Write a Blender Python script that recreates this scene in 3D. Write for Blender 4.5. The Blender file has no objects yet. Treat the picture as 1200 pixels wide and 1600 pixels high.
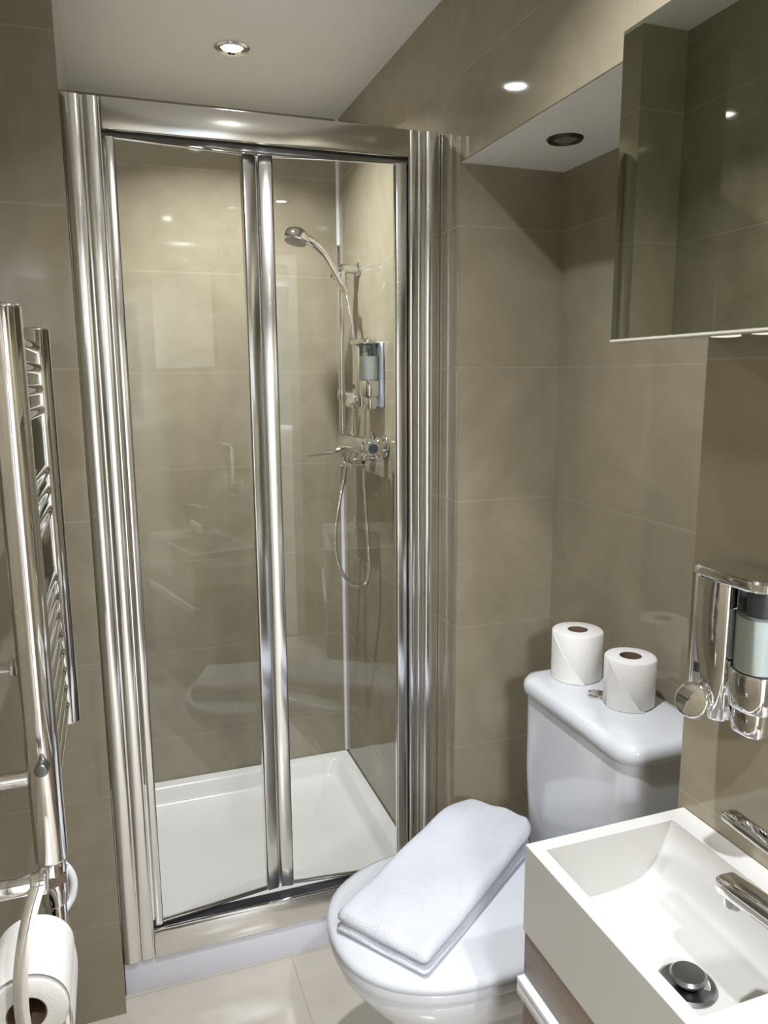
import bpy, bmesh, math, random
from mathutils import Vector, Matrix
random.seed(4)
PI = math.pi
sc = bpy.context.scene
COL = sc.collection

# ------------------------------------------------------------------ camera
FPX = 1192.96
RT = Vector((0.94265733, -0.33369799, -0.00654237))
UP = Vector((0.06365467, 0.1605057, 0.9849802))
FW = Vector((0.32763583, 0.92891526, -0.17254331))
cam_d = bpy.data.cameras.new('camera')
cam = bpy.data.objects.new('camera', cam_d)
COL.objects.link(cam)
cam_d.sensor_fit = 'VERTICAL'
cam_d.sensor_height = 36.0
cam_d.lens = FPX / 1600 * 36.0
cam_d.clip_start = 0.01
m = Matrix((RT, UP, -FW)).transposed().to_4x4()
m.translation = Vector((0.055, 0.0, 1.4115))
cam.matrix_world = m
sc.camera = cam

# ------------------------------------------------------------------ light
sc.view_settings.view_transform = 'Standard'
sc.view_settings.look = 'None'
sc.view_settings.gamma = 1.0
sc.view_settings.use_curve_mapping = False
sc.view_settings.exposure = 0.0
LAMPS = [(0.39, 2.05), (0.38, 0.79), (0.38, -0.25)]
LAMP_W = 12.5
LAMP_COL = (0.955, 0.98, 1.03)
ADDED_DAY_W = 30.0  # power of the light added at the invented window
ADDED_DAY_COL = (0.72, 0.84, 1.0)
world = bpy.data.worlds.new('world'); sc.world = world
world.use_nodes = True
bg = world.node_tree.nodes['Background']
bg.inputs[0].default_value = (0.75, 0.86, 1.0, 1)
bg.inputs[1].default_value = 1.6

def area(name, loc, size, watts, col, rot=(0, 0, 0), sizey=None, disk=False, spread=None):
    l = bpy.data.lights.new(name, 'AREA')
    l.energy = watts; l.color = col
    l.shape = 'DISK' if disk else ('RECTANGLE' if sizey else 'SQUARE')
    l.size = size
    if sizey: l.size_y = sizey
    if spread: l.spread = spread
    o = bpy.data.objects.new(name, l); COL.objects.link(o)
    o.location = loc; o.rotation_euler = rot
    return o

# ------------------------------------------------------------------ dimensions
XR, XN, XL = 0.783, 1.035, -0.127      # right wall plane, niche back, radiator wall
YP, YW, YB = 0.8075, 1.562, 2.481      # pier end, niche far side, shower back wall
YN, YS = 1.617, 1.673                  # nib front, shower screen
ZC, ZS = 2.215, 1.859                  # ceiling, niche soffit
YF = -0.62                             # wall behind the viewer, with the invented doorway

# ------------------------------------------------------------------ materials
def newmat(name):
    mt = bpy.data.materials.new(name); mt.use_nodes = True
    nt = mt.node_tree
    return mt, nt, nt.nodes['Principled BSDF']

def simple(name, col, rough=0.4, metal=0.0, coat=0.0, var=0.0, nscale=8, bump=0.0, bscale=60, spec=0.5, rvar=0.0):
    mt, nt, b = newmat(name)
    b.inputs['Base Color'].default_value = (*col, 1)
    b.inputs['Roughness'].default_value = rough
    b.inputs['Metallic'].default_value = metal
    b.inputs['Coat Weight'].default_value = coat
    b.inputs['Specular IOR Level'].default_value = spec
    tc = nt.nodes.new('ShaderNodeTexCoord')
    if var > 0 or rvar > 0:
        n = nt.nodes.new('ShaderNodeTexNoise'); n.inputs['Scale'].default_value = nscale
        n.inputs['Detail'].default_value = 4
        nt.links.new(tc.outputs['Object'], n.inputs['Vector'])
        if var > 0:
            mx = nt.nodes.new('ShaderNodeMix'); mx.data_type = 'RGBA'
            mx.inputs[6].default_value = (*[c * (1 - var) for c in col], 1)
            mx.inputs[7].default_value = (*[min(1, c * (1 + var)) for c in col], 1)
            nt.links.new(n.outputs['Fac'], mx.inputs[0]); nt.links.new(mx.outputs[2], b.inputs['Base Color'])
        if rvar > 0:
            mr = nt.nodes.new('ShaderNodeMapRange')
            mr.inputs[3].default_value = max(0, rough - rvar); mr.inputs[4].default_value = rough + rvar
            nt.links.new(n.outputs['Fac'], mr.inputs[0]); nt.links.new(mr.outputs[0], b.inputs['Roughness'])
    if bump > 0:
        n2 = nt.nodes.new('ShaderNodeTexNoise'); n2.inputs['Scale'].default_value = bscale
        n2.inputs['Detail'].default_value = 5
        nt.links.new(tc.outputs['Object'], n2.inputs['Vector'])
        bp = nt.nodes.new('ShaderNodeBump'); bp.inputs['Strength'].default_value = bump
        bp.inputs['Distance'].default_value = 0.003
        nt.links.new(n2.outputs['Fac'], bp.inputs['Height']); nt.links.new(bp.outputs[0], b.inputs['Normal'])
    return mt

def math_node(nt, op, a, b=None, c=None):
    n = nt.nodes.new('ShaderNodeMath'); n.operation = op
    for i, v in enumerate((a, b, c)):
        if v is None: continue
        if isinstance(v, (int, float)): n.inputs[i].default_value = v
        else: nt.links.new(v, n.inputs[i])
    return n.outputs[0]

def tile_mat(name, col, col2, grout, rough, zoff=None, zper=0.3, xoff=0.385, xper=0.6, yoff=2.193, yper=0.6, floor=False, gw=0.0011):
    """large glossy stone-look tiles; joints come from the position in the room"""
    mt, nt, b = newmat(name)
    geo = nt.nodes.new('ShaderNodeNewGeometry')
    sp = nt.nodes.new('ShaderNodeSeparateXYZ'); nt.links.new(geo.outputs['Position'], sp.inputs[0])
    sn = nt.nodes.new('ShaderNodeSeparateXYZ'); nt.links.new(geo.outputs['True Normal'], sn.inputs[0])
    def joint(co, off, per):
        a = math_node(nt, 'SUBTRACT', co, off)
        a = math_node(nt, 'PINGPONG', a, per / 2)      # 0 at the joint
        return math_node(nt, 'LESS_THAN', a, gw)
    jx = joint(sp.outputs[0], xoff, xper)
    jy = joint(sp.outputs[1], yoff, yper)
    if not floor:
        jx = math_node(nt, 'MULTIPLY', jx, 0.25); jy = math_node(nt, 'MULTIPLY', jy, 0.25)
    if floor:
        j = math_node(nt, 'MAXIMUM', jx, jy)
    else:
        nx = math_node(nt, 'GREATER_THAN', math_node(nt, 'ABSOLUTE', sn.outputs[0]), 0.5)
        ny = math_node(nt, 'GREATER_THAN', math_node(nt, 'ABSOLUTE', sn.outputs[1]), 0.5)
        jv = math_node(nt, 'MAXIMUM', math_node(nt, 'MULTIPLY', nx, jy), math_node(nt, 'MULTIPLY', ny, jx))
        j = math_node(nt, 'MAXIMUM', jv, joint(sp.outputs[2], zoff, zper))
    n1 = nt.nodes.new('ShaderNodeTexNoise'); n1.inputs['Scale'].default_value = 5.5; n1.inputs['Detail'].default_value = 8
    n1.inputs['Roughness'].default_value = 0.62; n1.inputs['Distortion'].default_value = 0.9
    nt.links.new(geo.outputs['Position'], n1.inputs['Vector'])
    n2 = nt.nodes.new('ShaderNodeTexNoise'); n2.inputs['Scale'].default_value = 2.2; n2.inputs['Detail'].default_value = 5
    n2.inputs['Distortion'].default_value = 1.6
    nt.links.new(geo.outputs['Position'], n2.inputs['Vector'])
    vein = math_node(nt, 'ABSOLUTE', math_node(nt, 'SUBTRACT', n2.outputs['Fac'], 0.5))
    vein = math_node(nt, 'MULTIPLY', math_node(nt, 'LESS_THAN', vein, 0.004), 0.07)
    cr = nt.nodes.new('ShaderNodeMix'); cr.data_type = 'RGBA'
    cr.inputs[6].default_value = (*col, 1); cr.inputs[7].default_value = (*col2, 1)
    mr = nt.nodes.new('ShaderNodeMapRange'); mr.inputs[1].default_value = 0.3; mr.inputs[2].default_value = 0.7
    nt.links.new(n1.outputs['Fac'], mr.inputs[0]); nt.links.new(mr.outputs[0], cr.inputs[0])
    c2 = nt.nodes.new('ShaderNodeMix'); c2.data_type = 'RGBA'
    c2.inputs[7].default_value = (*[min(1, x * 1.25) for x in col2], 1)
    nt.links.new(vein, c2.inputs[0]); nt.links.new(cr.outputs[2], c2.inputs[6])
    c3 = nt.nodes.new('ShaderNodeMix'); c3.data_type = 'RGBA'
    c3.inputs[7].default_value = (*grout, 1)
    nt.links.new(math_node(nt, 'MULTIPLY', j, 0.6 if floor else 0.26), c3.inputs[0]); nt.links.new(c2.outputs[2], c3.inputs[6])
    nt.links.new(c3.outputs[2], b.inputs['Base Color'])
    r = math_node(nt, 'MULTIPLY_ADD', j, 0.3, rough)
    nt.links.new(r, b.inputs['Roughness'])
    n3 = nt.nodes.new('ShaderNodeTexNoise'); n3.inputs['Scale'].default_value = 3.0
    nt.links.new(geo.outputs['Position'], n3.inputs['Vector'])
    h = math_node(nt, 'SUBTRACT', math_node(nt, 'MULTIPLY', n3.outputs['Fac'], 0.5), j)
    bp = nt.nodes.new('ShaderNodeBump'); bp.inputs['Strength'].default_value = 0.25; bp.inputs['Distance'].default_value = 0.001
    nt.links.new(h, bp.inputs['Height']); nt.links.new(bp.outputs[0], b.inputs['Normal'])
    return mt

def wood_mat(name, c1, c2):
    mt, nt, b = newmat(name)
    tc = nt.nodes.new('ShaderNodeTexCoord')
    mp = nt.nodes.new('ShaderNodeMapping'); mp.inputs['Scale'].default_value = (30, 1.6, 30)
    nt.links.new(tc.outputs['Object'], mp.inputs[0])
    n = nt.nodes.new('ShaderNodeTexNoise'); n.inputs['Scale'].default_value = 3; n.inputs['Detail'].default_value = 6
    nt.links.new(mp.outputs[0], n.inputs['Vector'])
    mx = nt.nodes.new('ShaderNodeMix'); mx.data_type = 'RGBA'
    mx.inputs[6].default_value = (*c1, 1); mx.inputs[7].default_value = (*c2, 1)
    nt.links.new(n.outputs['Fac'], mx.inputs[0]); nt.links.new(mx.outputs[2], b.inputs['Base Color'])
    b.inputs['Roughness'].default_value = 0.42
    return mt

def glass_mat(name, tint=(1, 1, 1), strength=1.0, ior=1.5):
    mt = bpy.data.materials.new(name); mt.use_nodes = True
    nt = mt.node_tree; nt.nodes.clear()
    out = nt.nodes.new('ShaderNodeOutputMaterial')
    tr = nt.nodes.new('ShaderNodeBsdfTransparent'); tr.inputs[0].default_value = (*tint, 1)
    gl = nt.nodes.new('ShaderNodeBsdfGlossy'); gl.inputs['Roughness'].default_value = 0.0
    fr = nt.nodes.new('ShaderNodeFresnel'); fr.inputs[0].default_value = ior
    mx = nt.nodes.new('ShaderNodeMixShader')
    nt.links.new(math_node(nt, 'MULTIPLY', fr.outputs[0], strength), mx.inputs[0])
    nt.links.new(tr.outputs[0], mx.inputs[1]); nt.links.new(gl.outputs[0], mx.inputs[2])
    nt.links.new(mx.outputs[0], out.inputs[0])
    return mt

def emit_mat(name, col, s):
    mt, nt, b = newmat(name)
    b.inputs['Base Color'].default_value = (*col, 1)
    b.inputs['Emission Color'].default_value = (*col, 1)
    b.inputs['Emission Strength'].default_value = s
    return mt

M_TILE = tile_mat('wall tile', (0.266, 0.232, 0.161), (0.340, 0.301, 0.216), (0.50, 0.45, 0.35), 0.055, zoff=1.433 - 0.3 * 5)
M_FLOOR = tile_mat('floor tile', (0.62, 0.57, 0.49), (0.70, 0.65, 0.57), (0.38, 0.33, 0.26), 0.12, xoff=0.389, xper=0.6, yoff=1.06, yper=0.6, floor=True, gw=0.0014)
M_PAINT = simple('ceiling paint', (0.80, 0.79, 0.77), 0.75, var=0.02, bump=0.05, bscale=120)
M_CHROME = simple('polished chrome', (0.82, 0.82, 0.83), 0.06, 1.0, rvar=0.02)
M_ALU = simple('bright anodised aluminium', (0.90, 0.90, 0.905), 0.17, 1.0, rvar=0.03)
M_SATIN = simple('satin aluminium rail', (0.86, 0.85, 0.83), 0.20, 1.0, rvar=0.04)
M_CERAM = simple('glazed white ceramic', (0.69, 0.71, 0.745), 0.08, coat=0.3, var=0.01)
M_TRAY = simple('cream white shower tray', (0.90, 0.90, 0.885), 0.18, var=0.02, nscale=5)
M_BASIN = simple('cream white resin basin', (0.565, 0.552, 0.522), 0.22, var=0.01)
M_SEAT = simple('white plastic seat', (0.68, 0.70, 0.74), 0.14)
M_TOWEL = simple('white terry towelling', (0.72, 0.735, 0.79), 0.95, bump=0.9, bscale=420, var=0.03, nscale=60, spec=0.1)
M_PAPER = simple('white tissue paper', (0.84, 0.82, 0.79), 0.95, bump=0.25, bscale=300, spec=0.1)
M_CARD = simple('brown cardboard core', (0.20, 0.13, 0.085), 0.9, var=0.1)
M_DARK = simple('near black track shade and slot', (0.02, 0.02, 0.025), 0.5)  # near black; paints shade in the door tracks, also colours the dispenser slot
M_GUN = simple('worn dark nickel waste', (0.30, 0.31, 0.32), 0.28, 1.0, var=0.25, nscale=30)
M_WHITE = simple('white plastic', (0.80, 0.82, 0.84), 0.35)
M_BLUEWH = simple('pale blue white plastic', (0.66, 0.74, 0.84), 0.4)
M_SOAP = simple('pale liquid soap', (0.85, 0.90, 0.89), 0.35)
M_WOOD = wood_mat('grey brown wood veneer', (0.20, 0.145, 0.105), (0.30, 0.225, 0.17))
M_SIL = simple('white silicone sealant', (0.78, 0.79, 0.80), 0.35)
M_MIRROR = simple('mirror glass', (0.60, 0.63, 0.55), 0.0, 1.0)
M_GLASS = glass_mat('clear shower glass', (0.985, 0.99, 0.978), 1.0)
M_CLEARP = glass_mat('clear soap bottle plastic', (0.94, 0.97, 0.97), 1.0)
M_LAMP = emit_mat('lit lamp lens', (1.0, 0.98, 0.96), 60.0)
M_DLED = emit_mat('dim cabinet lamp lens', (1.0, 0.93, 0.8), 0.7)
M_DOORW = simple('white gloss door paint', (0.75, 0.74, 0.70), 0.35)
M_CARPET = simple('invented bedroom carpet', (0.50, 0.46, 0.42), 0.95)  # invented floor, pale to whiten the lower chrome reflections
M_ROOMW = simple('invented bedroom wall paint', (0.78, 0.77, 0.75), 0.8)  # invented room walls, light so the chrome reflects them brightly

# ------------------------------------------------------------------ mesh helpers
def finish(name, bm, mat, parent=None, angle=38, smooth=True):
    me = bpy.data.meshes.new(name)
    bmesh.ops.recalc_face_normals(bm, faces=bm.faces)
    bm.to_mesh(me); bm.free()
    if smooth:
        for p in me.polygons: p.use_smooth = True
        me.set_sharp_from_angle(angle=math.radians(angle))
    if mat: me.materials.append(mat)
    o = bpy.data.objects.new(name, me); COL.objects.link(o)
    if parent:
        o.parent = parent
        o.matrix_parent_inverse = Matrix.Identity(4)
        if parent.type == 'EMPTY' or parent.get('_off'):
            pass
    return o

BASE = {}   # local origin of each thing, world meshes are shifted into it
def thing(name, loc, label, cat, group=None):
    o = bpy.data.objects.new(name, None); COL.objects.link(o)
    o.empty_display_size = 0.05
    o.location = loc; o['label'] = label; o['category'] = cat
    if group: o['group'] = group
    return o
def origin_of(o):
    v = Vector((0, 0, 0))
    while o:
        v += Vector(o.location); o = o.parent
    return v
def part(name, bm, mat, parent, angle=38, smooth=True, label=None):
    """bm is in room coordinates; moved to the parent's frame"""
    off = origin_of(parent)
    bmesh.ops.translate(bm, verts=bm.verts, vec=-off)
    o = finish(name, bm, mat, parent, angle, smooth)
    if label: o['label'] = label
    return o
def tag(o, label, cat, group=None):
    o['label'] = label; o['category'] = cat
    if group: o['group'] = group
    return o
def struct(name, bm, mat, smooth=False):
    o = finish(name, bm, mat, None, 38, smooth); o['kind'] = 'structure'; return o

def NB(): return bmesh.new()
def box(bm, x0, x1, y0, y1, z0, z1, bev=0.0, seg=2):
    r = bmesh.ops.create_cube(bm, size=1.0)
    vs = r['verts']
    for v in vs:
        v.co = Vector(((x0 + x1) / 2 + v.co.x * (x1 - x0), (y0 + y1) / 2 + v.co.y * (y1 - y0), (z0 + z1) / 2 + v.co.z * (z1 - z0)))
    if bev > 0:
        es = list({e for v in vs for e in v.link_edges})
        bmesh.ops.bevel(bm, geom=es, offset=bev, segments=seg, profile=0.5, affect='EDGES')
    return bm
def loft(bm, rings, cap0=True, cap1=True, closed=False):
    """rings: lists of Vector, equal counts"""
    R = [[bm.verts.new(p) for p in r] for r in rings]
    n = len(R[0])
    pairs = list(zip(R[:-1], R[1:]))
    if closed: pairs.append((R[-1], R[0]))
    for a, b in pairs:
        for i in range(n):
            j = (i + 1) % n
            try: bm.faces.new((a[i], a[j], b[j], b[i]))
            except ValueError: pass
    if cap0 and not closed: bm.faces.new(list(reversed(R[0])))
    if cap1 and not closed: bm.faces.new(R[-1])
    return bm
def frame_for(d):
    d = d.normalized()
    a = Vector((0, 0, 1)) if abs(d.z) < 0.9 else Vector((1, 0, 0))
    u = d.cross(a).normalized(); v = d.cross(u).normalized()
    return u, v
def cyl(bm, p0, p1, r0, r1=None, n=32, bev=0.0):
    p0 = Vector(p0); p1 = Vector(p1); r1 = r0 if r1 is None else r1
    d = p1 - p0; u, v = frame_for(d); dn = d.normalized()
    def ring(p, r): return [p + (u * math.cos(2 * PI * i / n) + v * math.sin(2 * PI * i / n)) * r for i in range(n)]
    rs = []
    if bev > 0:
        for k in range(4):
            a = k / 3 * PI / 2
            rs.append(ring(p0 + dn * bev * (1 - math.sin(a)), r0 - bev * (1 - math.sin(a)) * 0 - bev * (1 - math.sin(a))))
        rs = [ring(p0 + dn * bev * (1 - math.cos(k / 3 * PI / 2)), r0 - bev * (1 - math.sin(k / 3 * PI / 2))) for k in range(4)]
        rs += [ring(p1 - dn * bev * (1 - math.cos(k / 3 * PI / 2)), r1 - bev * (1 - math.sin(k / 3 * PI / 2))) for k in range(3, -1, -1)]
    else:
        rs = [ring(p0, r0), ring(p1, r1)]
    return loft(bm, rs)
def lathe(bm, prof, origin, axis=(0, 0, 1), n=40):
    """prof list of (r, h) along axis from origin"""
    o = Vector(origin); d = Vector(axis).normalized(); u, v = frame_for(d)
    rs = [[o + d * h + (u * math.cos(2 * PI * i / n) + v * math.sin(2 * PI * i / n)) * max(r, 1e-5) for i in range(n)] for r, h in prof]
    return loft(bm, rs)
def catmull(pts, sub=12):
    P = [Vector(p) for p in pts]
    P = [P[0] * 2 - P[1]] + P + [P[-1] * 2 - P[-2]]
    out = []
    for i in range(1, len(P) - 2):
        for k in range(sub):
            t = k / sub
            a, b, c, d = P[i - 1], P[i], P[i + 1], P[i + 2]
            out.append(0.5 * ((2 * b) + (c - a) * t + (2 * a - 5 * b + 4 * c - d) * t * t + (3 * b - a - 3 * c + d) * t ** 3))
    out.append(P[-2]); return out
def tube(bm, path, rad, n=14, flat=None):
    """rad: number or function of (index fraction)"""
    rs = []; u = None
    for i, p in enumerate(path):
        d = (path[min(i + 1, len(path) - 1)] - path[max(i - 1, 0)]).normalized()
        if u is None: u, v = frame_for(d)
        else:
            u = (u - d * u.dot(d)).normalized(); v = d.cross(u).normalized()
        r = rad(i / (len(path) - 1)) if callable(rad) else rad
        rs.append([p + (u * math.cos(2 * PI * k / n) + v * math.sin(2 * PI * k / n)) * r for k in range(n)])
    return loft(bm, rs)
def rrect(cx, cy, w, d, r, z, seg=6):
    """rounded rectangle ring in the xy plane"""
    r = min(r, w / 2 - 1e-4, d / 2 - 1e-4); out = []
    for sx, sy, a0 in ((1, 1, 0), (-1, 1, PI / 2), (-1, -1, PI), (1, -1, 3 * PI / 2)):
        for k in range(seg + 1):
            a = a0 + k / seg * PI / 2
            out.append(Vector((cx + sx * (w / 2 - r) + r * math.cos(a), cy + sy * (d / 2 - r) + r * math.sin(a), z)))
    return out
def extrude_profile(bm, prof, z0, z1):
    return loft(bm, [[Vector((x, y, z0)) for x, y in prof], [Vector((x, y, z1)) for x, y in prof]])

# ================================================================== SETTING
b = NB(); box(b, -1.6, 1.3, -3.3, 2.7, -0.1, 0.0); struct('floor', b, M_FLOOR)
b = NB(); box(b, -1.6, 1.3, -3.3, YF - 0.02, 0.0005, 0.008); struct('floor_bedroom_invented', b, M_CARPET)  # floor of the invented bedroom
b = NB(); box(b, -0.25, 1.25, YF - 0.08, 2.6, ZC, ZC + 0.1); struct('ceiling', b, M_PAINT)
b = NB(); box(b, -0.25, 1.2, YB, YB + 0.1, 0, ZC); struct('wall_back', b, M_TILE)
b = NB(); box(b, XL - 0.1, XL, YF, YN + 0.1, 0, ZC); struct('wall_left', b, M_TILE)
b = NB(); box(b, -0.227, 0.0, YN, YB + 0.05, 0, ZC); struct('wall_left_shower', b, M_TILE)
b = NB(); box(b, XR, XN + 0.15, YW, YB + 0.05, 0, ZC); struct('wall_right_shower', b, M_TILE)
b = NB(); box(b, XR, XN + 0.15, YF, YP, 0, ZC); struct('wall_right', b, M_TILE)
b = NB(); box(b, XR, XN + 0.15, YP, YW, ZS + 0.0015, ZC); struct('wall_right_bulkhead', b, M_TILE)
b = NB(); box(b, XN, XN + 0.15, YP, YW, 0, ZS + 0.0015); struct('wall_right_recess', b, M_TILE)
b = NB(); box(b, XR + 0.003, XN, YP, YW, ZS, ZS + 0.0015); struct('ceiling_recess', b, simple('recess soffit paint', (0.90, 0.90, 0.89), 0.7, var=0.02))
# wall behind the viewer; its doorway is invented, opening on the added bedroom
b = NB()
box(b, XL, -0.09, YF - 0.1, YF, 0, ZC); box(b, -0.09, 0.42, YF - 0.1, YF, 2.0, ZC); box(b, 0.42, XR + 0.1, YF - 0.1, YF, 0, ZC)
struct('wall_front', b, M_TILE)
b = NB()
box(b, -0.115, -0.07, YF - 0.115, YF + 0.015, 0, 2.03); box(b, 0.395, 0.44, YF - 0.115, YF + 0.015, 0, 2.03); box(b, -0.07, 0.395, YF - 0.115, YF + 0.015, 1.985, 2.03)
struct('invented_door_1', b, M_DOORW)
# invented bedroom and window, added so the chrome has something to reflect
b = NB()
box(b, -1.6, XL - 0.1, YF - 0.1, YF, 0, 2.4); box(b, XR + 0.1, 1.3, YF - 0.1, YF, 0, 2.4)
box(b, -1.7, -1.6, -3.3, YF, 0, 2.4); box(b, 1.3, 1.4, -3.3, YF, 0, 2.4)
box(b, -1.6, -0.44, -3.4, -3.3, 0, 2.4); box(b, 0.40, 1.3, -3.4, -3.3, 0, 2.4)
box(b, -0.44, 0.40, -3.4, -3.3, 0, 0.98); box(b, -0.44, 0.40, -3.4, -3.3, 2.22, 2.4)
struct('wall_bedroom_invented', b, M_ROOMW)
b = NB(); box(b, -1.7, 1.4, -3.4, YF - 0.08, 2.4, 2.5); struct('ceiling_bedroom_invented', b, M_PAINT)
b = NB()
for x0, x1, z0, z1 in ((-0.44, -0.41, 0.98, 2.22), (0.37, 0.40, 0.98, 2.22), (-0.41, 0.37, 0.98, 1.01), (-0.41, 0.37, 2.19, 2.22)):
    box(b, x0, x1, -3.38, -3.32, z0, z1)
struct('invented_window_1', b, M_DOORW)
area('added_daylight', (-0.02, -3.25, 1.60), 0.80, ADDED_DAY_W, ADDED_DAY_COL, (PI / 2, 0, PI), 1.2)  # added light at the invented window, bright for the chrome to mirror
area('added_bedroom_fill', (-0.3, -1.9, 2.37), 0.35, 110.0, (0.93, 0.96, 1.0), disk=True)  # added unseen lamp, brightens the invented room for the chrome reflections

# silicone bead in the shower corner
b = NB(); cyl(b, (XR - 0.003, YB - 0.003, 0.09), (XR - 0.003, YB - 0.003, ZC), 0.007, n=12)
struct('trim_1', b, M_SIL, True)

# ------------------------------------------------------------------ ceiling downlights
def ceiling_lamp(x, y, z, label, lit=True, group='recessed ceiling spotlights'):
    t = thing('recessed_spotlight', (x, y, z), label, 'ceiling light', group)
    b = NB(); lathe(b, [(0.026, -0.001), (0.030, -0.006), (0.038, -0.007), (0.043, -0.003), (0.043, 0.0), (0.026, 0.0)], (x, y, z))
    part('trim_ring', b, M_CHROME, t)
    b = NB(); lathe(b, [(0.001, -0.0045), (0.020, -0.004), (0.026, -0.0015), (0.026, 0.0), (0.001, 0.0)], (x, y, z))
    part('lens', b, M_LAMP if lit else M_GUN, t)
    if lit:
        l = area('spotlight_beam', (0, 0, -0.010), 0.045, LAMP_W, LAMP_COL, disk=True, spread=math.radians(138))
        l.parent = t
    return t
ceiling_lamp(*LAMPS[0], ZC, 'glowing recessed spotlight in the white ceiling above the shower')
ceiling_lamp(*LAMPS[1], ZC, 'recessed spotlight in the ceiling in front of the towel radiator')
ceiling_lamp(*LAMPS[2], ZC, 'recessed spotlight in the ceiling nearest the doorway')
t = thing('recessed_vent', (0.902, 1.350, ZS), 'small round unlit dark fitting recessed in the white soffit above the toilet', 'ceiling vent')
b = NB(); lathe(b, [(0.022, -0.001), (0.026, -0.005), (0.032, -0.005), (0.035, -0.001), (0.035, 0.0), (0.022, 0.0)], (0.902, 1.350, ZS))
part('rim', b, simple('dark bronze rim', (0.09, 0.075, 0.06), 0.35, 0.8), t)
b = NB(); lathe(b, [(0.001, -0.002), (0.024, -0.002), (0.024, 0.0), (0.001, 0.0)], (0.902, 1.350, ZS))
part('lens', b, simple('dull grey lens', (0.22, 0.20, 0.18), 0.3), t)

# ================================================================== SHOWER TRAY
TZ = 0.086
b = NB()
cx, cy = XR / 2, (YS + YB) / 2; W, D = XR - 0.002, YB - YS - 0.002
rings = [rrect(cx, cy, W, D, 0.004, 0.0), rrect(cx, cy, W, D, 0.004, TZ - 0.006), rrect(cx, cy, W - 0.006, D - 0.006, 0.004, TZ),
         rrect(cx, cy, W - 0.076, D - 0.076, 0.03, TZ), rrect(cx, cy, W - 0.084, D - 0.084, 0.03, TZ - 0.002), rrect(cx, cy, W - 0.092, D - 0.092, 0.034, TZ - 0.008),
         rrect(cx, cy, W - 0.112, D - 0.112, 0.040, TZ - 0.042), rrect(cx, cy, W - 0.122, D - 0.122, 0.045, TZ - 0.050), rrect(cx, cy, W - 0.145, D - 0.145, 0.05, TZ - 0.055),
         rrect(cx, cy, W - 0.5, D - 0.5, 0.05, TZ - 0.059)]
loft(b, rings)
tray = tag(finish('shower_tray', b, M_TRAY, None, 50), 'cream white square shower tray with a raised rim inside the glass enclosure', 'shower tray')

b = NB(); box(b, 0.001, XR - 0.001, YS - 0.004, YS + 0.0008, 0.0, TZ - 0.0005, 0.001)
finish('front_panel', b, simple('bluish white plinth panel', (0.82, 0.83, 0.91), 0.3), tray)['label'] = 'bluish white front plinth panel'

# ================================================================== SHOWER ENCLOSURE
enc = thing('shower_enclosure', (XR / 2, YS, TZ), 'tall chrome framed shower enclosure with a clear glass folding door', 'shower enclosure')
ZB, ZT = TZ, 1.946
def lobe(x0, x1, y, h, n=14):
    return [(x0 + (x1 - x0) * (1 - math.cos(PI * k / n)) / 2, y - h * math.sin(PI * k / n)) for k in range(n + 1)]
FY = 1.668; BY = 1.712
pl = [(0.001, BY)] + [(0.001, FY)] + lobe(0.002, 0.036, FY - 0.002, 0.006) + lobe(0.038, 0.067, FY - 0.002, 0.004) + [(0.0675, FY - 0.002), (0.069, FY - 0.002), (0.070, FY), (0.070, BY)]
b = NB(); extrude_profile(b, pl, ZB, ZT); part('wall_jamb', b, M_ALU, enc, 50)
pr = [(0.706, BY), (0.706, FY)] + lobe(0.708, 0.727, FY, 0.003) + [(0.7275, FY + 0.005)] + lobe(0.729, 0.742, FY + 0.005, 0.003) + [(0.7425, FY)] + lobe(0.744, 0.778, FY, 0.007) + [(0.781, FY), (0.781, BY)]
b = NB(); extrude_profile(b, pr, ZB, ZT); part('wall_jamb', b, M_ALU, enc, 50)
b = NB(); box(b, 0.0705, 0.7055, FY - 0.008, BY, 1.888, ZT, 0.003); part('top_rail', b, M_SATIN, enc)
b = NB(); box(b, 0.0705, 0.7055, FY + 0.006, BY - 0.002, 1.884, 1.8875); part('top_track_shade', b, M_DARK, enc, label='dark strip painting the shade in the top track')  # near-black strip paints the shade inside the rail channel
b = NB(); box(b, 0.0705, 0.7055, FY - 0.008, BY, ZB, 0.150, 0.003); part('bottom_rail', b, M_SATIN, enc)
b = NB(); box(b, 0.0705, 0.7055, FY - 0.004, FY + 0.003, 0.1505, 0.156, 0.001); part('rail_lip', b, M_CHROME, enc)
b = NB(); box(b, 0.0705, 0.7055, FY + 0.008, BY - 0.006, 0.1502, 0.1515); part('bottom_track_shade', b, M_DARK, enc, label='dark strip painting the shade in the top track')  # near-black strip stands in for the shadow along the bottom rail
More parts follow.
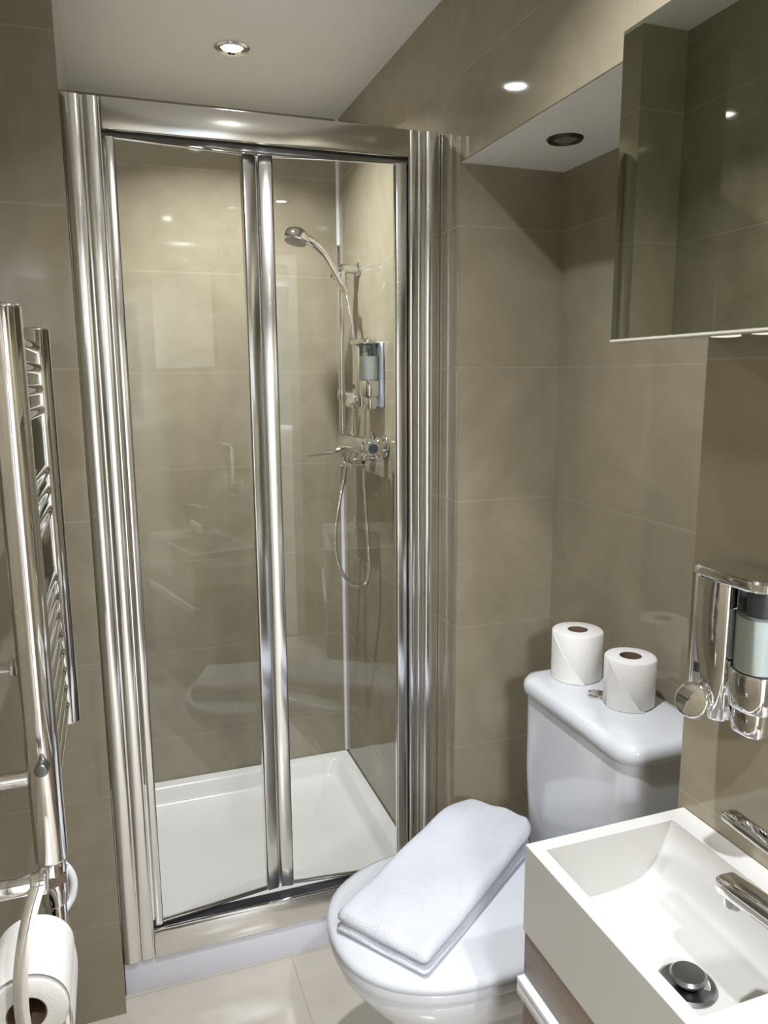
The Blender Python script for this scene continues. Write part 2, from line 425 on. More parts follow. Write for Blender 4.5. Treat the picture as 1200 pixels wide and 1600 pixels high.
def panel(xa, ya, xb, yb, sw_a, sw_b, z0=0.158, z1=1.880):
    """one leaf of the folding door from (xa,ya) to (xb,yb)"""
    A = Vector((xa, ya, 0)); B = Vector((xb, yb, 0)); d = (B - A); L = d.length; d.normalize(); nrm = Vector((-d.y, d.x, 0))
    mt = Matrix(((d.x, nrm.x, 0, xa), (d.y, nrm.y, 0, ya), (0, 0, 1, 0), (0, 0, 0, 1)))
    b = NB()
    box(b, 0, sw_a, -0.011, 0.011, z0, z1, 0.004, 3)
    box(b, L - sw_b, L, -0.011, 0.011, z0, z1, 0.004, 3)
    box(b, sw_a - 0.001, L - sw_b + 0.001, -0.004, 0.006, z0, z0 + 0.006, 0.001); box(b, sw_a - 0.001, L - sw_b + 0.001, -0.003, 0.003, z1 - 0.003, z1, 0.0008)
    bmesh.ops.transform(b, matrix=mt, verts=b.verts)
    f = part('door_leaf', b, M_ALU, enc, 45)
    b = NB(); box(b, sw_a - 0.004, L - sw_b + 0.004, -0.002, 0.002, z0 + 0.005, z1 - 0.002)
    bmesh.ops.transform(b, matrix=mt, verts=b.verts)
    part('glass_pane', b, M_GLASS, f, smooth=False)
    return f
FOLD = 0.039
panel(0.074, FY + 0.013, 0.374, FY + 0.013 + FOLD, 0.018, 0.030)
panel(0.380, FY + 0.013 + FOLD, 0.7045, FY + 0.013, 0.032, 0.027)
b = NB(); cyl(b, (0.377, FY + 0.020 + FOLD, 0.16), (0.377, FY + 0.020 + FOLD, 1.878), 0.0055, n=16); part('fold_hinge', b, M_SATIN, enc)

# ================================================================== SHOWER FITTINGS
RX, RY = 0.723, 2.275
t = thing('shower_riser', (RX, RY, 1.10), 'slim chrome vertical riser rail with wall brackets in the shower corner', 'shower rail')
b = NB(); cyl(b, (RX, RY, 1.085), (RX, RY, 1.80), 0.0095, n=24, bev=0.003); part('rail', b, M_CHROME, t)
for z in (1.735, 1.155):
    b = NB(); cyl(b, (RX - 0.012, RY, z), (XR, RY, z), 0.014, n=24, bev=0.003); cyl(b, (XR - 0.007, RY, z), (XR - 0.0002, RY, z), 0.021, n=28, bev=0.002)
    part('wall_bracket', b, M_CHROME, t)
b = NB(); cyl(b, (RX, RY, 1.685), (RX, RY, 1.725), 0.019, n=24, bev=0.004); cyl(b, (RX - 0.004, RY - 0.005, 1.705), (RX - 0.030, RY - 0.022, 1.712), 0.012, n=20, bev=0.003)
part('slider', b, M_CHROME, t)
b = NB(); cyl(b, (RX, RY, 1.350), (RX, RY, 1.378), 0.014, n=20, bev=0.003); cyl(b, (RX, RY, 1.363), (RX + 0.028, RY - 0.01, 1.363), 0.009, n=20, bev=0.002); part('hose_guide', b, M_CHROME, t)

t = thing('hand_shower', (0.70, 2.235, 1.70), 'chrome handheld shower head with a curved handle in the riser slider', 'shower head')
HS = [(0.727, 2.232, 1.660), (0.712, 2.236, 1.690), (0.690, 2.240, 1.730), (0.665, 2.242, 1.770), (0.632, 2.240, 1.798), (0.600, 2.236, 1.812)]
pp = catmull(HS, 10)
b = NB(); tube(b, pp, lambda f: 0.0095 + 0.004 * f * f, n=18); part('handle', b, M_CHROME, t)
b = NB(); hd = Vector((-0.25, -0.10, -0.96)).normalized()
lathe(b, [(0.008, -0.020), (0.022, -0.018), (0.034, -0.008), (0.038, 0.004), (0.038, 0.014), (0.033, 0.018), (0.001, 0.0185)], (0.583, 2.232, 1.813), hd, 36)
part('head', b, M_CHROME, t)
b = NB(); lathe(b, [(0.001, 0.0186), (0.031, 0.0186), (0.030, 0.0205), (0.001, 0.0205)], (0.583, 2.232, 1.813), hd, 36)
part('spray_face', b, M_GUN, t)

# hose: from handle base down, loops below the mixer and back up
hose = catmull([(0.728, 2.231, 1.655), (0.738, 2.215, 1.58), (0.742, 2.205, 1.50), (0.744, 2.210, 1.40), (0.742, 2.220, 1.30), (0.736, 2.225, 1.22), (0.718, 2.222, 1.15),
                (0.692, 2.205, 1.05), (0.672, 2.195, 0.95), (0.676, 2.185, 0.86), (0.704, 2.165, 0.80), (0.735, 2.130, 0.79), (0.748, 2.105, 0.83), (0.744, 2.095, 0.92), (0.738, 2.100, 1.05), (0.735, 2.105, 1.15), (0.735, 2.105, 1.1765)], 60)
b = NB(); N = len(hose)
tube(b, hose, lambda f: 0.0052 + 0.0011 * math.sin(f * (N - 1) * 2 * PI / 4.0), n=10)
tag(finish('shower_hose', b, M_CHROME, None, 80), 'looping ribbed chrome hose hanging below the shower mixer', 'shower hose')

t = thing('shower_mixer', (0.735, 2.12, 1.222), 'chrome bar shower mixer valve with cross handle on the shower side wall', 'shower mixer')
MX, MZ = 0.722, 1.222
b = NB(); cyl(b, (MX, 2.010, MZ), (MX, 2.215, MZ), 0.026, n=36, bev=0.006)
cyl(b, (MX, 2.165, MZ), (XR, 2.165, MZ), 0.017, n=24); cyl(b, (XR - 0.008, 2.165, MZ), (XR - 0.0003, 2.165, MZ), 0.032, n=32, bev=0.004)
cyl(b, (MX, 2.045, MZ), (XR, 2.045, MZ), 0.017, n=24); cyl(b, (XR - 0.008, 2.045, MZ), (XR - 0.0003, 2.045, MZ), 0.032, n=32, bev=0.004)
cyl(b, (0.735, 2.105, MZ - 0.045), (0.735, 2.105, MZ - 0.02), 0.012, n=20, bev=0.002)
part('valve_body', b, M_CHROME, t)
b = NB(); cyl(b, (MX, 1.975, MZ), (MX, 2.009, MZ), 0.021, n=30, bev=0.004)
for k in range(4):
    a = PI / 4 + k * PI / 2; q = Vector((MX + 0.034 * math.cos(a), 1.990, MZ + 0.034 * math.sin(a)))
    cyl(b, (MX, 1.990, MZ), q, 0.008, 0.010, n=16, bev=0.002)
part('cross_handle', b, M_CHROME, t)
b = NB(); cyl(b, (MX, 1.9735, MZ), (MX, 1.975, MZ), 0.013, n=24); part('handle_cap', b, simple('dark blue grey cap', (0.05, 0.08, 0.12), 0.2), t, label='dark blue grey cap')
b = NB(); cyl(b, (MX, 2.216, MZ), (MX, 2.245, MZ), 0.022, n=30, bev=0.004); part('flow_knob', b, M_CHROME, t)
b = NB(); tube(b, catmull([(0.716, 2.232, 1.212), (0.690, 2.232, 1.196), (0.650, 2.230, 1.190), (0.600, 2.228, 1.184)], 8), lambda f: 0.010 - 0.006 * f, n=16); part('lever', b, M_CHROME, t)
b = NB(); box(b, 0.690, 0.742, 2.10, 2.262, 1.156, 1.170, 0.005, 3); part('hose_outlet_bar', b, M_CHROME, t)

# ------------------------------------------------------------------ soap dispensers
def dispenser(ox, oy, oz, label, backing, dark_top=False):
    """wall soap dispenser whose back lies on the plane x = ox; oy is its near edge, oz its foot"""
    t = thing('soap_dispenser', (ox, oy + 0.06, oz), label, 'soap dispenser')
    b = NB(); box(b, ox - 0.010, ox - 0.0003, oy + 0.008, oy + 0.122, oz + 0.004, oz + 0.186, 0.004, 3); part('back_plate', b, backing, t)
    # chrome column on the far half
    def col(z0, z1, y0, y1, dep, r=0.022):
        bb = NB(); ps = rrect(ox - 0.010 - dep / 2, (y0 + y1) / 2, dep, y1 - y0, r, z0, 8)
        pt = [Vector((p.x, p.y, z1)) for p in ps]
        ps1 = [Vector((p.x, p.y, z0 + 0.003)) for p in ps]; pt1 = [Vector((p.x, p.y, z1 - 0.003)) for p in ps]
        def shr(q, z): 
            c = Vector((ox - 0.010 - dep / 2, (y0 + y1) / 2, 0)); return [Vector((c.x + (p.x - c.x) * 0.93, c.y + (p.y - c.y) * 0.95, z)) for p in q]
        loft(bb, [shr(ps, z0), ps1, pt1, shr(ps, z1)]); return bb
    part('housing', col(oz + 0.004, oz + 0.180, oy + 0.066, oy + 0.128, 0.050, 0.016), M_CHROME, t)
    part('cap', col(oz + 0.1805, oz + 0.194, oy + 0.002, oy + 0.128, 0.060, 0.028), M_CHROME, t)
    part('foot', col(oz, oz + 0.034, oy + 0.020, oy + 0.0655, 0.040, 0.016), M_CHROME, t)
    part('cup', col(oz + 0.0345, oz + 0.080, oy + 0.006, oy + 0.0655, 0.052, 0.024), M_CHROME, t)
    bx, by = ox - 0.036, oy + 0.036
    b = NB(); lathe(b, [(0.0262, 0.0805), (0.0265, 0.084), (0.0265, 0.172), (0.0250, 0.180)], (bx, by, oz)); bt = part('bottle', b, M_CLEARP, t)
    b = NB(); lathe(b, [(0.0245, 0.0815), (0.0252, 0.084), (0.0252, 0.146), (0.0245, 0.1462)], (bx, by, oz)); part('soap', b, M_SOAP, bt, label='pale bluish white liquid soap')
    if dark_top:
        b = NB(); cyl(b, (bx, by, oz + 0.148), (bx, by, oz + 0.179), 0.017, n=24); part('pump', b, simple('smoky pump part', (0.05, 0.055, 0.07), 0.3), bt, label='dark pump part')
    b = NB(); ax = Vector((-0.86, -0.25, 0.42)).normalized()
    cyl(b, Vector((ox - 0.048, oy + 0.104, oz + 0.012)), Vector((ox - 0.048, oy + 0.104, oz + 0.012)) + ax * 0.032, 0.0215, 0.0225, n=36, bev=0.004)
    part('push_button', b, M_CHROME, t)
    b = NB(); box(b, ox - 0.0615, ox - 0.0595, oy + 0.104, oy + 0.110, oz + 0.056, oz + 0.068); part('level_window', b, M_DARK, t, label='small dark slot')
    return t
dispenser(XR, 0.618, 0.992, 'chrome soap dispenser with a half full white bottle on the wall above the basin', M_CHROME, True)
dispenser(XR, 2.045, 1.326, 'soap dispenser with a pale blue plate on the shower side wall', M_BLUEWH)

# ================================================================== TOILET
TY = 1.160
toi = thing('toilet', (0.62, TY, 0.0), 'white close coupled toilet with its lid down in the tiled recess', 'toilet')
def dring(x0, x1, w, z, n=48, e=2.3):
    """D-shaped ring: rounded nose at x0, squarer back at x1"""
    out = []; xm = x0 + (x1 - x0) * 0.52
    for k in range(n):
        a = 2 * PI * k / n; c, s = math.cos(a), math.sin(a)
        if c >= 0:
            ee = 3.6; x = xm + (x1 - xm) * abs(c) ** (2 / ee); y = w * abs(s) ** (2 / ee)
        else:
            ee = e; x = xm - (xm - x0) * abs(c) ** (2 / ee); y = w * abs(s) ** (2 / ee)
        out.append(Vector((x, TY + (y if s >= 0 else -y), z)))
    return out
b = NB()
loft(b, [dring(0.470, 0.86, 0.108, 0.0), dring(0.468, 0.86, 0.108, 0.02), dring(0.490, 0.85, 0.100, 0.06), dring(0.500, 0.85, 0.096, 0.14), dring(0.496, 0.85, 0.100, 0.20), dring(0.480, 0.86, 0.112, 0.245),
         dring(0.436, 0.87, 0.138, 0.290), dring(0.403, 0.89, 0.160, 0.335), dring(0.376, 0.90, 0.176, 0.375), dring(0.370, 0.90, 0.180, 0.398), dring(0.376, 0.90, 0.177, 0.405)])
box(b, 0.80, XN - 0.006, TY - 0.17, TY + 0.17, 0.330, 0.404, 0.02, 4)
part('bowl', b, M_CERAM, toi, 60)
b = NB(); loft(b, [dring(0.366, 0.83, 0.181, 0.4065), dring(0.362, 0.832, 0.185, 0.411), dring(0.362, 0.832, 0.185, 0.424), dring(0.366, 0.83, 0.182, 0.428)])
part('seat', b, M_SEAT, toi, 60)
b = NB(); loft(b, [dring(0.364, 0.83, 0.183, 0.4285), dring(0.360, 0.834, 0.187, 0.432), dring(0.360, 0.834, 0.187, 0.440), dring(0.366, 0.830, 0.183, 0.446), dring(0.378, 0.822, 0.173, 0.4495), dring(0.45, 0.78, 0.11, 0.451)])
part('lid', b, M_SEAT, toi, 60)
for s in (-1, 1):
    b = NB(); cyl(b, (0.842, TY + s * 0.075 - 0.02, 0.425), (0.842, TY + s * 0.075 + 0.02, 0.425), 0.014, n=24, bev=0.003); cyl(b, (0.842, TY + s * 0.075, 0.404), (0.842, TY + s * 0.075, 0.42), 0.010, n=16); part('hinge', b, M_CHROME, toi)
CX0, CX1 = 0.832, XN - 0.004
b = NB(); cxm = (CX0 + CX1) / 2
loft(b, [rrect(cxm + 0.008, TY, CX1 - CX0 - 0.016, 0.345, 0.035, 0.406, 8), rrect(cxm + 0.006, TY, CX1 - CX0 - 0.008, 0.354, 0.04, 0.43, 8), rrect(cxm, TY, CX1 - CX0, 0.362, 0.042, 0.60, 8), rrect(cxm, TY, CX1 - CX0, 0.366, 0.042, 0.766, 8)])
part('cistern', b, M_CERAM, toi, 60)
b = NB(); lx0 = 0.823; cxl = (lx0 + CX1) / 2; lw = CX1 - lx0
loft(b, [rrect(cxl, TY, lw - 0.008, 0.372, 0.042, 0.7665, 8), rrect(cxl, TY, lw - 0.002, 0.377, 0.046, 0.769, 8), rrect(cxl, TY, lw, 0.380, 0.046, 0.780, 8), rrect(cxl, TY, lw - 0.004, 0.377, 0.045, 0.790, 8), rrect(cxl, TY, lw - 0.018, 0.364, 0.04, 0.798, 8), rrect(cxl, TY, lw - 0.05, 0.34, 0.03, 0.801, 8)])
part('cistern_lid', b, M_CERAM, toi, 60)
b = NB(); lathe(b, [(0.020, 0.0), (0.020, 0.004), (0.016, 0.0065), (0.0155, 0.005), (0.001, 0.0065)], (0.908, 1.183, 0.8012), n=32); part('flush_button', b, M_CHROME, toi)

# ================================================================== TOILET ROLLS ON THE CISTERN
def paper_roll(px, py, z, label, rot, R=0.0515, H=0.100):
    t = thing('toilet_roll', (px, py, z), label, 'toilet roll')
    b = NB(); n = 64; r = 0.0205
    prof = [(r, 0), (R - 0.003, 0), (R, 0.003), (R, H - 0.003), (R - 0.003, H), (r, H)]
    rs = [[Vector((px, py, z)) + Vector((math.cos(2 * PI * i / n) * pr, math.sin(2 * PI * i / n) * pr, h)) for i in range(n)] for pr, h in prof]
    loft(b, rs, closed=True)
    # loose outer sheet folded to a diagonal edge
    aa = 26; lo = []; hi = []; lo2 = []; hi2 = []
    for k in range(aa + 1):
        f = k / aa; a = rot + f * 1.55
        rr_ = R + 0.0016 + 0.006 * (1 - f) * 0 + 0.004 * max(0, f - 0.7)
        z1 = H - 0.001 - 0.101 * max(0.0, f) ** 1.05 * 0.99; z1 = max(z1, 0.0012)
        for (lst, q, zz) in ((lo, rr_, 0.0006), (hi, rr_ - 0.0005, z1), (lo2, R - 0.001, 0.0006), (hi2, R - 0.001, z1)):
            lst.append(Vector((px + q * math.cos(a), py + q * math.sin(a), z + zz)))
    rings = [[lo[k], hi[k], hi2[k], lo2[k]] for k in range(aa + 1)]
    loft(b, rings)
    part('paper', b, M_PAPER, t, 50)
    b = NB()
    rs = [[Vector((px + math.cos(2 * PI * i / 40) * q, py + math.sin(2 * PI * i / 40) * q, z + h)) for i in range(40)] for q, h in ((0.0203, 0.0004), (0.0203, H - 0.0005), (0.0192, H - 0.0005), (0.0192, 0.0004))]
    loft(b, rs, closed=True); part('cardboard_core', b, M_CARD, t)
    return t
paper_roll(0.9285, 1.285, 0.8013, 'white toilet roll on the cistern lid, farther from the basin', math.radians(168))
paper_roll(0.945, 1.135, 0.8013, 'white toilet roll on the cistern lid, nearer the basin and beside the flush button', math.radians(180), 0.0475, 0.094)

# ================================================================== TOWEL ON THE LID
tw = thing('folded_towel', (0.60, 1.17, 0.46), 'folded white towel lying diagonally across the closed toilet lid', 'towel')
def towel_layer(A, B, width, thick, lift, zs, seed, name):
    """slab from near end A to far end B following heights zs"""
    A = Vector(A); B = Vector(B); d = (B - A); L = d.length; d.normalize(); s = Vector((-d.y, d.x, 0))
    rnd = random.Random(seed); ph = [rnd.uniform(0, 6.28) for _ in range(6)]
    NL, NC = 80, 22; rings = []
    for i in range(NL + 1):
        f = i / NL; base = A + d * (L * f)
        k = f * (len(zs) - 1); i0 = min(int(k), len(zs) - 2); tt = k - i0; tt = tt * tt * (3 - 2 * tt)
        z = zs[i0] * (1 - tt) + zs[i0 + 1] * tt + lift
        w = width / 2 * (1 + 0.02 * math.sin(5 * f + ph[0])); th = thick / 2
        ef = (1 - f) * L / 0.085; en = f * L / 0.012
        if ef < 1: w *= 0.56 + 0.44 * math.sqrt(max(0, 1 - (1 - ef) ** 2))
        if en < 1: w *= 0.95 + 0.05 * math.sqrt(max(0, 1 - (1 - en) ** 2))
        endt = 1.0
        e = min(f, 1 - f) * L
        if e < th * 1.3: endt = math.sqrt(max(0.06, 1 - (1 - e / (th * 1.3)) ** 2))
        ring = []
        for c in range(NC):      # top side then bottom side
            u = -1 + 2 * c / (NC - 1)
            edge = math.sqrt(max(0.0, 1 - max(0, (abs(u) - 0.86) / 0.14) ** 2))
            zz = z + th * endt * (0.25 + 0.75 * edge) + 0.0022 * math.sin(9 * f + 3 * u + ph[1]) + 0.0015 * math.sin(19 * f - 7 * u + ph[2])
            side = w * u
            ring.append(base + s * side + Vector((0, 0, zz)))
        for c in range(NC):
            u = 1 - 2 * c / (NC - 1)
            edge = math.sqrt(max(0.0, 1 - max(0, (abs(u) - 0.86) / 0.14) ** 2))
            zz = z - th * endt * (0.25 + 0.75 * edge)
            ring.append(base + s * w * u + Vector((0, 0, zz)))
        rings.append(ring)
    b = NB(); loft(b, rings)
    part(name, b, M_TOWEL, tw, 70)
TA = (0.423, 1.083, 0); TB = (0.790, 1.340, 0)
towel_layer((0.422, 1.082, 0), (0.785, 1.335, 0), 0.188, 0.014, 0.0, [0.459, 0.460, 0.461, 0.462, 0.463, 0.464], 1, 'lower_fold')
towel_layer(TA, TB, 0.190, 0.030, 0.0, [0.480, 0.486, 0.489, 0.494, 0.500, 0.492], 2, 'upper_fold')

# ================================================================== BASIN + VANITY
BX0, BX1, BY0, BY1, BZ0, BZ1 = 0.528, XR - 0.001, 0.300, 0.795, 0.686, 0.811
b = NB()
iy0, iy1 = 0.498, 0.776
prof = [(0.547, BZ1), (0.549, 0.74), (0.556, 0.722), (0.570, 0.715), (0.600, 0.7135), (0.645, 0.7145), (0.680, 0.718), (0.702, 0.7235), (0.720, 0.734), (0.734, 0.752), (0.742, 0.775), (0.746, 0.795), (0.7475, BZ1)]
def V(x, y, z): return b.verts.new((x, y, z))
o = [V(BX0, BY0, BZ1), V(BX1, BY0, BZ1), V(BX1, BY1, BZ1), V(BX0, BY1, BZ1)]
u_ = [V(BX0, BY0, BZ0), V(BX1, BY0, BZ0), V(BX1, BY1, BZ0), V(BX0, BY1, BZ0)]
for i in range(4):
    j = (i + 1) % 4; b.faces.new((u_[i], u_[j], o[j], o[i]))
b.faces.new(u_[::-1])
RF = 0.011
def off_prof(d):
    out = []
    for i, (x, z) in enumerate(prof):
        if i in (0, len(prof) - 1): out.append((x, z)); continue
        tx = prof[i + 1][0] - prof[i - 1][0]; tz = prof[i + 1][1] - prof[i - 1][1]; l = math.hypot(tx, tz)
        k = min(1.0, (BZ1 - z) / 0.05)
        out.append((x - tz / l * d * k, z + tx / l * d * k))
    return out
rows = []
for k in range(2):
    a = (1 - k) * PI / 2
    rows.append([V(x, iy0 + RF - RF * math.sin(a), z) for x, z in off_prof(RF * (1 - math.cos(a)))])
for k in range(2):
    a = k * PI / 2
    rows.append([V(x, iy1 - RF + RF * math.sin(a), z) for x, z in off_prof(RF * (1 - math.cos(a)))])
for ra, rb in zip(rows[:-1], rows[1:]):
    for i in range(len(prof) - 1): b.faces.new((ra[i], ra[i + 1], rb[i + 1], rb[i]))
b.faces.new(rows[0][::-1]); b.faces.new(rows[-1])
front = [r[0] for r in rows]; back = [r[-1] for r in rows]
b.faces.new((o[0], o[1], back[0], front[0])); b.faces.new((o[2], o[3], front[-1], back[-1]))
b.faces.new([o[1], o[2]] + back[::-1]); b.faces.new([o[3], o[0]] + front)
bas = thing('wash_basin', (0.655, 0.55, BZ0), 'slim rectangular cream white wash basin fixed to the right wall', 'wash basin')
ob = part('bowl', b, M_BASIN, bas, 30)
bv = ob.modifiers.new('soft edges', 'BEVEL'); bv.width = 0.0022; bv.segments = 3; bv.limit_method = 'ANGLE'; bv.angle_limit = math.radians(50)
b = NB(); lathe(b, [(0.001, -0.004), (0.033, -0.004), (0.0335, 0.0008), (0.030, 0.0028), (0.024, 0.0005), (0.001, -0.001)], (0.643, 0.618, 0.7155), n=48)
ws = part('waste_ring', b, M_GUN, bas, label='dull dark metal waste ring')
b = NB(); lathe(b, [(0.012, 0.0), (0.016, 0.006), (0.020, 0.009), (0.021, 0.0125), (0.018, 0.0155), (0.001, 0.0165)], (0.643, 0.618, 0.716), n=48)
part('plug', b, M_GUN, ws)

t = thing('basin_tap', (0.660, 0.425, BZ1), 'chrome mixer tap with a flat lever over the basin at the right edge', 'tap')
b = NB(); cyl(b, (0.660, 0.420, BZ1 + 0.0003), (0.660, 0.420, BZ1 + 0.105), 0.022, n=36, bev=0.003); cyl(b, (0.660, 0.420, BZ1 + 0.0002), (0.660, 0.420, BZ1 + 0.006), 0.026, n=36, bev=0.002); part('body', b, M_CHROME, t)
def bar(path, w, hgt):
    bb = NB(); rs = []
    for i, p in enumerate(path):
        p = Vector(p); f = i / (len(path) - 1)
        q = path[min(i + 1, len(path) - 1)]; p0 = path[max(i - 1, 0)]
        d = (Vector(q) - Vector(p0)).normalized(); up = Vector((1, 0, 0)).cross(d).normalized()
        k = 1.0
        e = f * (len(path) - 1); 
        if i == 0 or i == len(path) - 1: k = 0.72
        ring = []
        for a in range(24):
            an = 2 * PI * a / 24; c, s = math.cos(an), math.sin(an)
            ring.append(p + Vector((1, 0, 0)) * (w / 2 * k * math.copysign(abs(c) ** 0.6, c)) + up * (hgt / 2 * k * math.copysign(abs(s) ** 0.6, s)))
        rs.append(ring)
    return loft(bb, rs)
part('spout', bar([(0.661, 0.425, 0.866), (0.661, 0.46, 0.869), (0.661, 0.52, 0.867), (0.662, 0.57, 0.862), (0.663, 0.592, 0.859), (0.663, 0.598, 0.858)], 0.030, 0.022), M_CHROME, t)
b = NB(); cyl(b, (0.662, 0.580, 0.840), (0.662, 0.580, 0.852), 0.010, n=24, bev=0.001); part('aerator', b, M_CHROME, t)
part('lever', bar([(0.660, 0.405, 0.926), (0.660, 0.43, 0.932), (0.661, 0.50, 0.938), (0.662, 0.57, 0.9395), (0.663, 0.594, 0.9395), (0.663, 0.599, 0.9392)], 0.024, 0.010), M_CHROME, t)

van = thing('vanity_cabinet', (0.655, 0.55, 0.12), 'grey brown wood vanity drawer unit under the basin', 'cabinet')
b = NB(); box(b, 0.548, XR - 0.002, 0.312, 0.788, 0.25, 0.6855, 0.001); part('carcass', b, M_WOOD, van)
b = NB(); box(b, 0.530, 0.5475, 0.304, 0.7935, 0.6235, 0.6855, 0.0008); part('top_panel', b, M_WOOD, van)
b = NB(); box(b, 0.530, 0.5475, 0.306, 0.793, 0.30, 0.608, 0.001); fr = part('drawer_front', b, M_WOOD, van)
b = NB(); box(b, 0.520, 0.5475, 0.304, 0.7935, 0.6085, 0.6195, 0.001); box(b, 0.520, 0.5245, 0.304, 0.7935, 0.594, 0.6085, 0.001)
part('handle', b, M_WHITE, fr, label='white full width grip strip')

# ================================================================== MIRROR CABINET
mc = thing('mirror_cabinet', (0.71, 0.5, 1.455), 'mirror fronted wall cabinet high on the right wall above the basin', 'mirror cabinet')
b = NB(); box(b, 0.655, XR - 0.0005, 0.20, 0.803, 1.4575, 1.797, 0.001)
part('cabinet_box', b, simple('pale satin cabinet side', (0.50, 0.47, 0.41), 0.12, 0.0, coat=0.5), mc)
b = NB(); box(b, 0.6345, 0.6385, 0.50, 0.8075, 1.4555, 1.800, 0.0008); box(b, 0.6388, 0.6548, 0.502, 0.8055, 1.4565, 1.799)
d1 = part('mirror_door', b, M_MIRROR, mc, smooth=False)
b = NB(); box(b, 0.6345, 0.6385, 0.19, 0.4985, 1.4555, 1.800, 0.0008); box(b, 0.6388, 0.6548, 0.192, 0.4965, 1.4565, 1.799)
part('mirror_door', b, M_MIRROR, mc, smooth=False)
b = NB(); box(b, 0.6335, 0.6550, 0.190, 0.8075, 1.4525, 1.4553, 0.0005); part('bottom_trim', b, simple('dull pale trim', (0.42, 0.40, 0.34), 0.4), mc)
for y in (0.705, 0.645):
    b = NB(); lathe(b, [(0.016, 0.0), (0.016, -0.002), (0.011, -0.0025), (0.001, -0.0022)], (0.715, y, 1.4573), n=28); part('downlight', b, M_DLED, mc, label='small round pale light')

# ================================================================== TOWEL RADIATOR
RXC = -0.050
rad = thing('towel_radiator', (-0.075, 1.15, 0.83), 'tall chrome ladder towel radiator on the left wall', 'towel radiator')
RZ0, RZ1 = 0.829, 1.494
for y in (0.945, 1.355):
    b = NB(); cyl(b, (RXC, y, RZ0), (RXC, y, RZ1), 0.019, n=40, bev=0.004); part('upright', b, M_CHROME, rad, 50)
for z in (1.462, 1.430, 1.398, 1.366, 1.269, 1.237, 1.205, 1.090, 1.058, 1.026, 0.994, 0.962, 0.930, 0.898, 0.866):
    b = NB(); tube(b, [Vector((RXC - 0.004, 0.955 + 0.39 * k / 12, z)) for k in range(13)], 0.0095, n=16); part('bar', b, M_CHROME, rad, 60)
for y in (0.945, 1.355):
    for z in (0.935, 1.415):
        b = NB(); cyl(b, (XL + 0.0003, y + 0.012, z), (RXC - 0.008, y + 0.012, z), 0.010, n=20); cyl(b, (XL + 0.0003, y + 0.012, z), (XL + 0.008, y + 0.012, z), 0.016, n=24, bev=0.002); part('wall_bracket', b, M_CHROME, rad)
b = NB(); cyl(b, (-0.048, 0.929, 0.962), (-0.050, 0.912, 0.962), 0.0080, n=20, bev=0.002); part('vent_plug', b, M_GUN, rad)
b = NB(); cyl(b, (RXC, 0.945, 0.770), (RXC, 0.945, 0.8288), 0.0155, n=28, bev=0.002); cyl(b, (RXC, 0.945, 0.800), (RXC, 0.945, 0.812), 0.0185, n=6); cyl(b, (RXC, 0.945, 0.69), (RXC, 0.945, 0.770), 0.0125, n=24)
part('valve', b, M_CHROME, rad)
b = NB(); cyl(b, (RXC, 0.945, 0.003), (RXC, 0.945, 0.69), 0.0085, n=18); part('pipe', b, M_CHROME, rad)
b = NB(); tube(b, catmull([(-0.052, 0.965, 0.812), (-0.042, 0.970, 0.804), (-0.034, 0.971, 0.792), (-0.030, 0.971, 0.775), (-0.033, 0.968, 0.757), (-0.042, 0.962, 0.745)], 8), 0.0050, n=12); part('cable', b, M_WHITE, rad, label='short white cable')

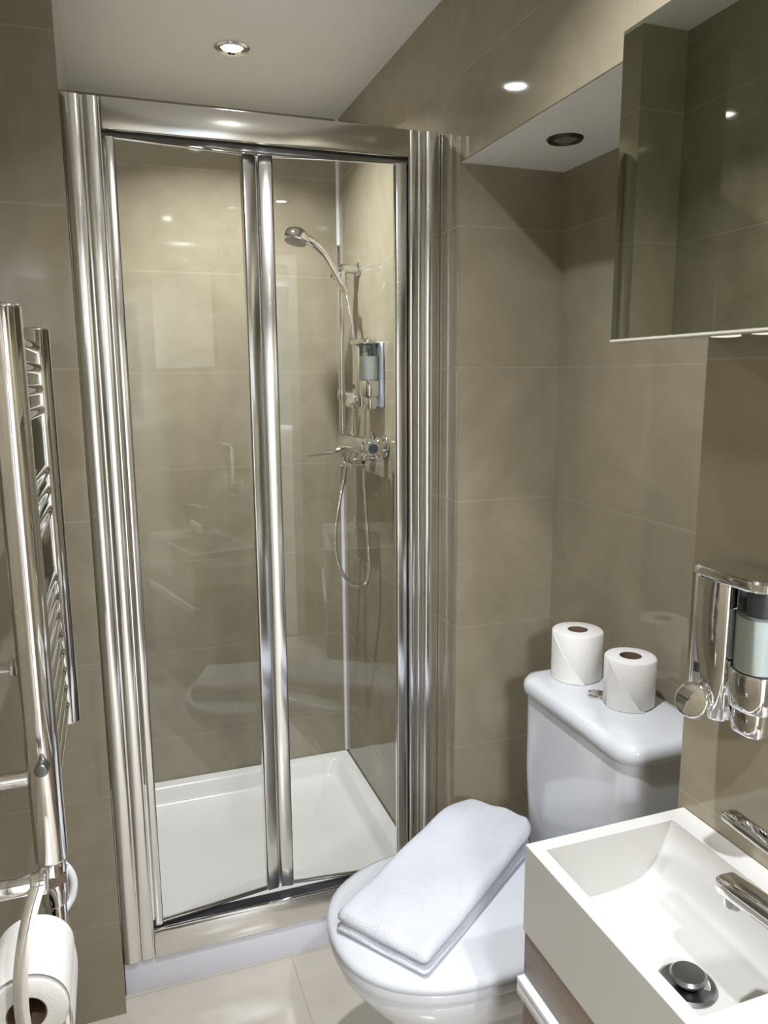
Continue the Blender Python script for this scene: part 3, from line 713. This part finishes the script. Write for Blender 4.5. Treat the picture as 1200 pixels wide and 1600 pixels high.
# ================================================================== TOILET ROLL HOLDER + ROLL
hd_ = thing('roll_holder', (XL, 0.785, 0.905), 'chrome toilet roll holder on the left wall with a hanging strap arm', 'toilet roll holder')
b = NB(); PZ = 0.903; PY = 0.787
cyl(b, (XL + 0.0003, PY, PZ), (-0.052, PY, PZ), 0.0105, n=28, bev=0.002); cyl(b, (XL + 0.0003, PY, PZ), (XL + 0.008, PY, PZ), 0.024, n=32, bev=0.003); cyl(b, (-0.054, PY, PZ), (-0.038, PY, PZ), 0.0125, n=28, bev=0.002); part('wall_post', b, M_CHROME, hd_)
arm = catmull([(-0.046, 0.776, 0.907), (-0.054, 0.772, 0.885), (-0.062, 0.770, 0.855), (-0.069, 0.771, 0.815), (-0.072, 0.776, 0.775), (-0.072, 0.781, 0.742)], 6)
b = NB(); rs = []
for p in arm:
    rs.append([p + Vector((sx * 0.0072, sy * 0.0018, 0)) for sx, sy in ((-1, -1), (-0.5, -1.35), (0, -1.5), (0.5, -1.35), (1, -1), (1, 1), (-1, 1))])
loft(b, rs); part('strap_arm', b, M_CHROME, hd_, 40)
b = NB(); cyl(b, (-0.072, 0.783, 0.747), (-0.072, 0.905, 0.747), 0.006, n=16, bev=0.002); part('spindle', b, M_CHROME, hd_)
rl = thing('toilet_roll', (-0.072, 0.85, 0.744), 'white toilet roll hanging on the chrome holder at the left wall', 'toilet roll')
b = NB(); n = 64; rc = (-0.072, 0.743); RR, ri = 0.0425, 0.0205
rs = [[Vector((rc[0] + math.cos(2 * PI * i / n) * q, y, rc[1] + math.sin(2 * PI * i / n) * q)) for i in range(n)] for q, y in ((ri, 0.800), (RR - 0.003, 0.800), (RR, 0.803), (RR, 0.897), (RR - 0.003, 0.900), (ri, 0.900))]
loft(b, rs, closed=True)
part('paper', b, M_PAPER, rl, 50)
b = NB()
pts = []
for k in range(19):
    a = math.radians(150 - 150 * k / 18); rr_ = RR + 0.0008 + 0.0035 * math.sin(PI * k / 18)
    pts.append((rc[0] + rr_ * math.cos(a), rc[1] + rr_ * math.sin(a)))
for k in range(1, 9):
    pts.append((rc[0] + RR + 0.0009 + 0.002 * math.sin(k / 3.0), rc[1] - 0.0055 * k))
rs = [[Vector((x, 0.802, z)), Vector((x, 0.899, z)), Vector((x - 0.0004, 0.899, z - 0.0004)), Vector((x - 0.0004, 0.802, z - 0.0004))] for x, z in pts]
loft(b, rs); part('loose_sheet', b, M_PAPER, rl, 60)
b = NB()
rs = [[Vector((rc[0] + math.cos(2 * PI * i / 40) * q, y, rc[1] + math.sin(2 * PI * i / 40) * q)) for i in range(40)] for q, y in ((0.0203, 0.8005), (0.0203, 0.8995), (0.0193, 0.8995), (0.0193, 0.8005))]
loft(b, rs, closed=True); part('cardboard_core', b, M_CARD, rl)
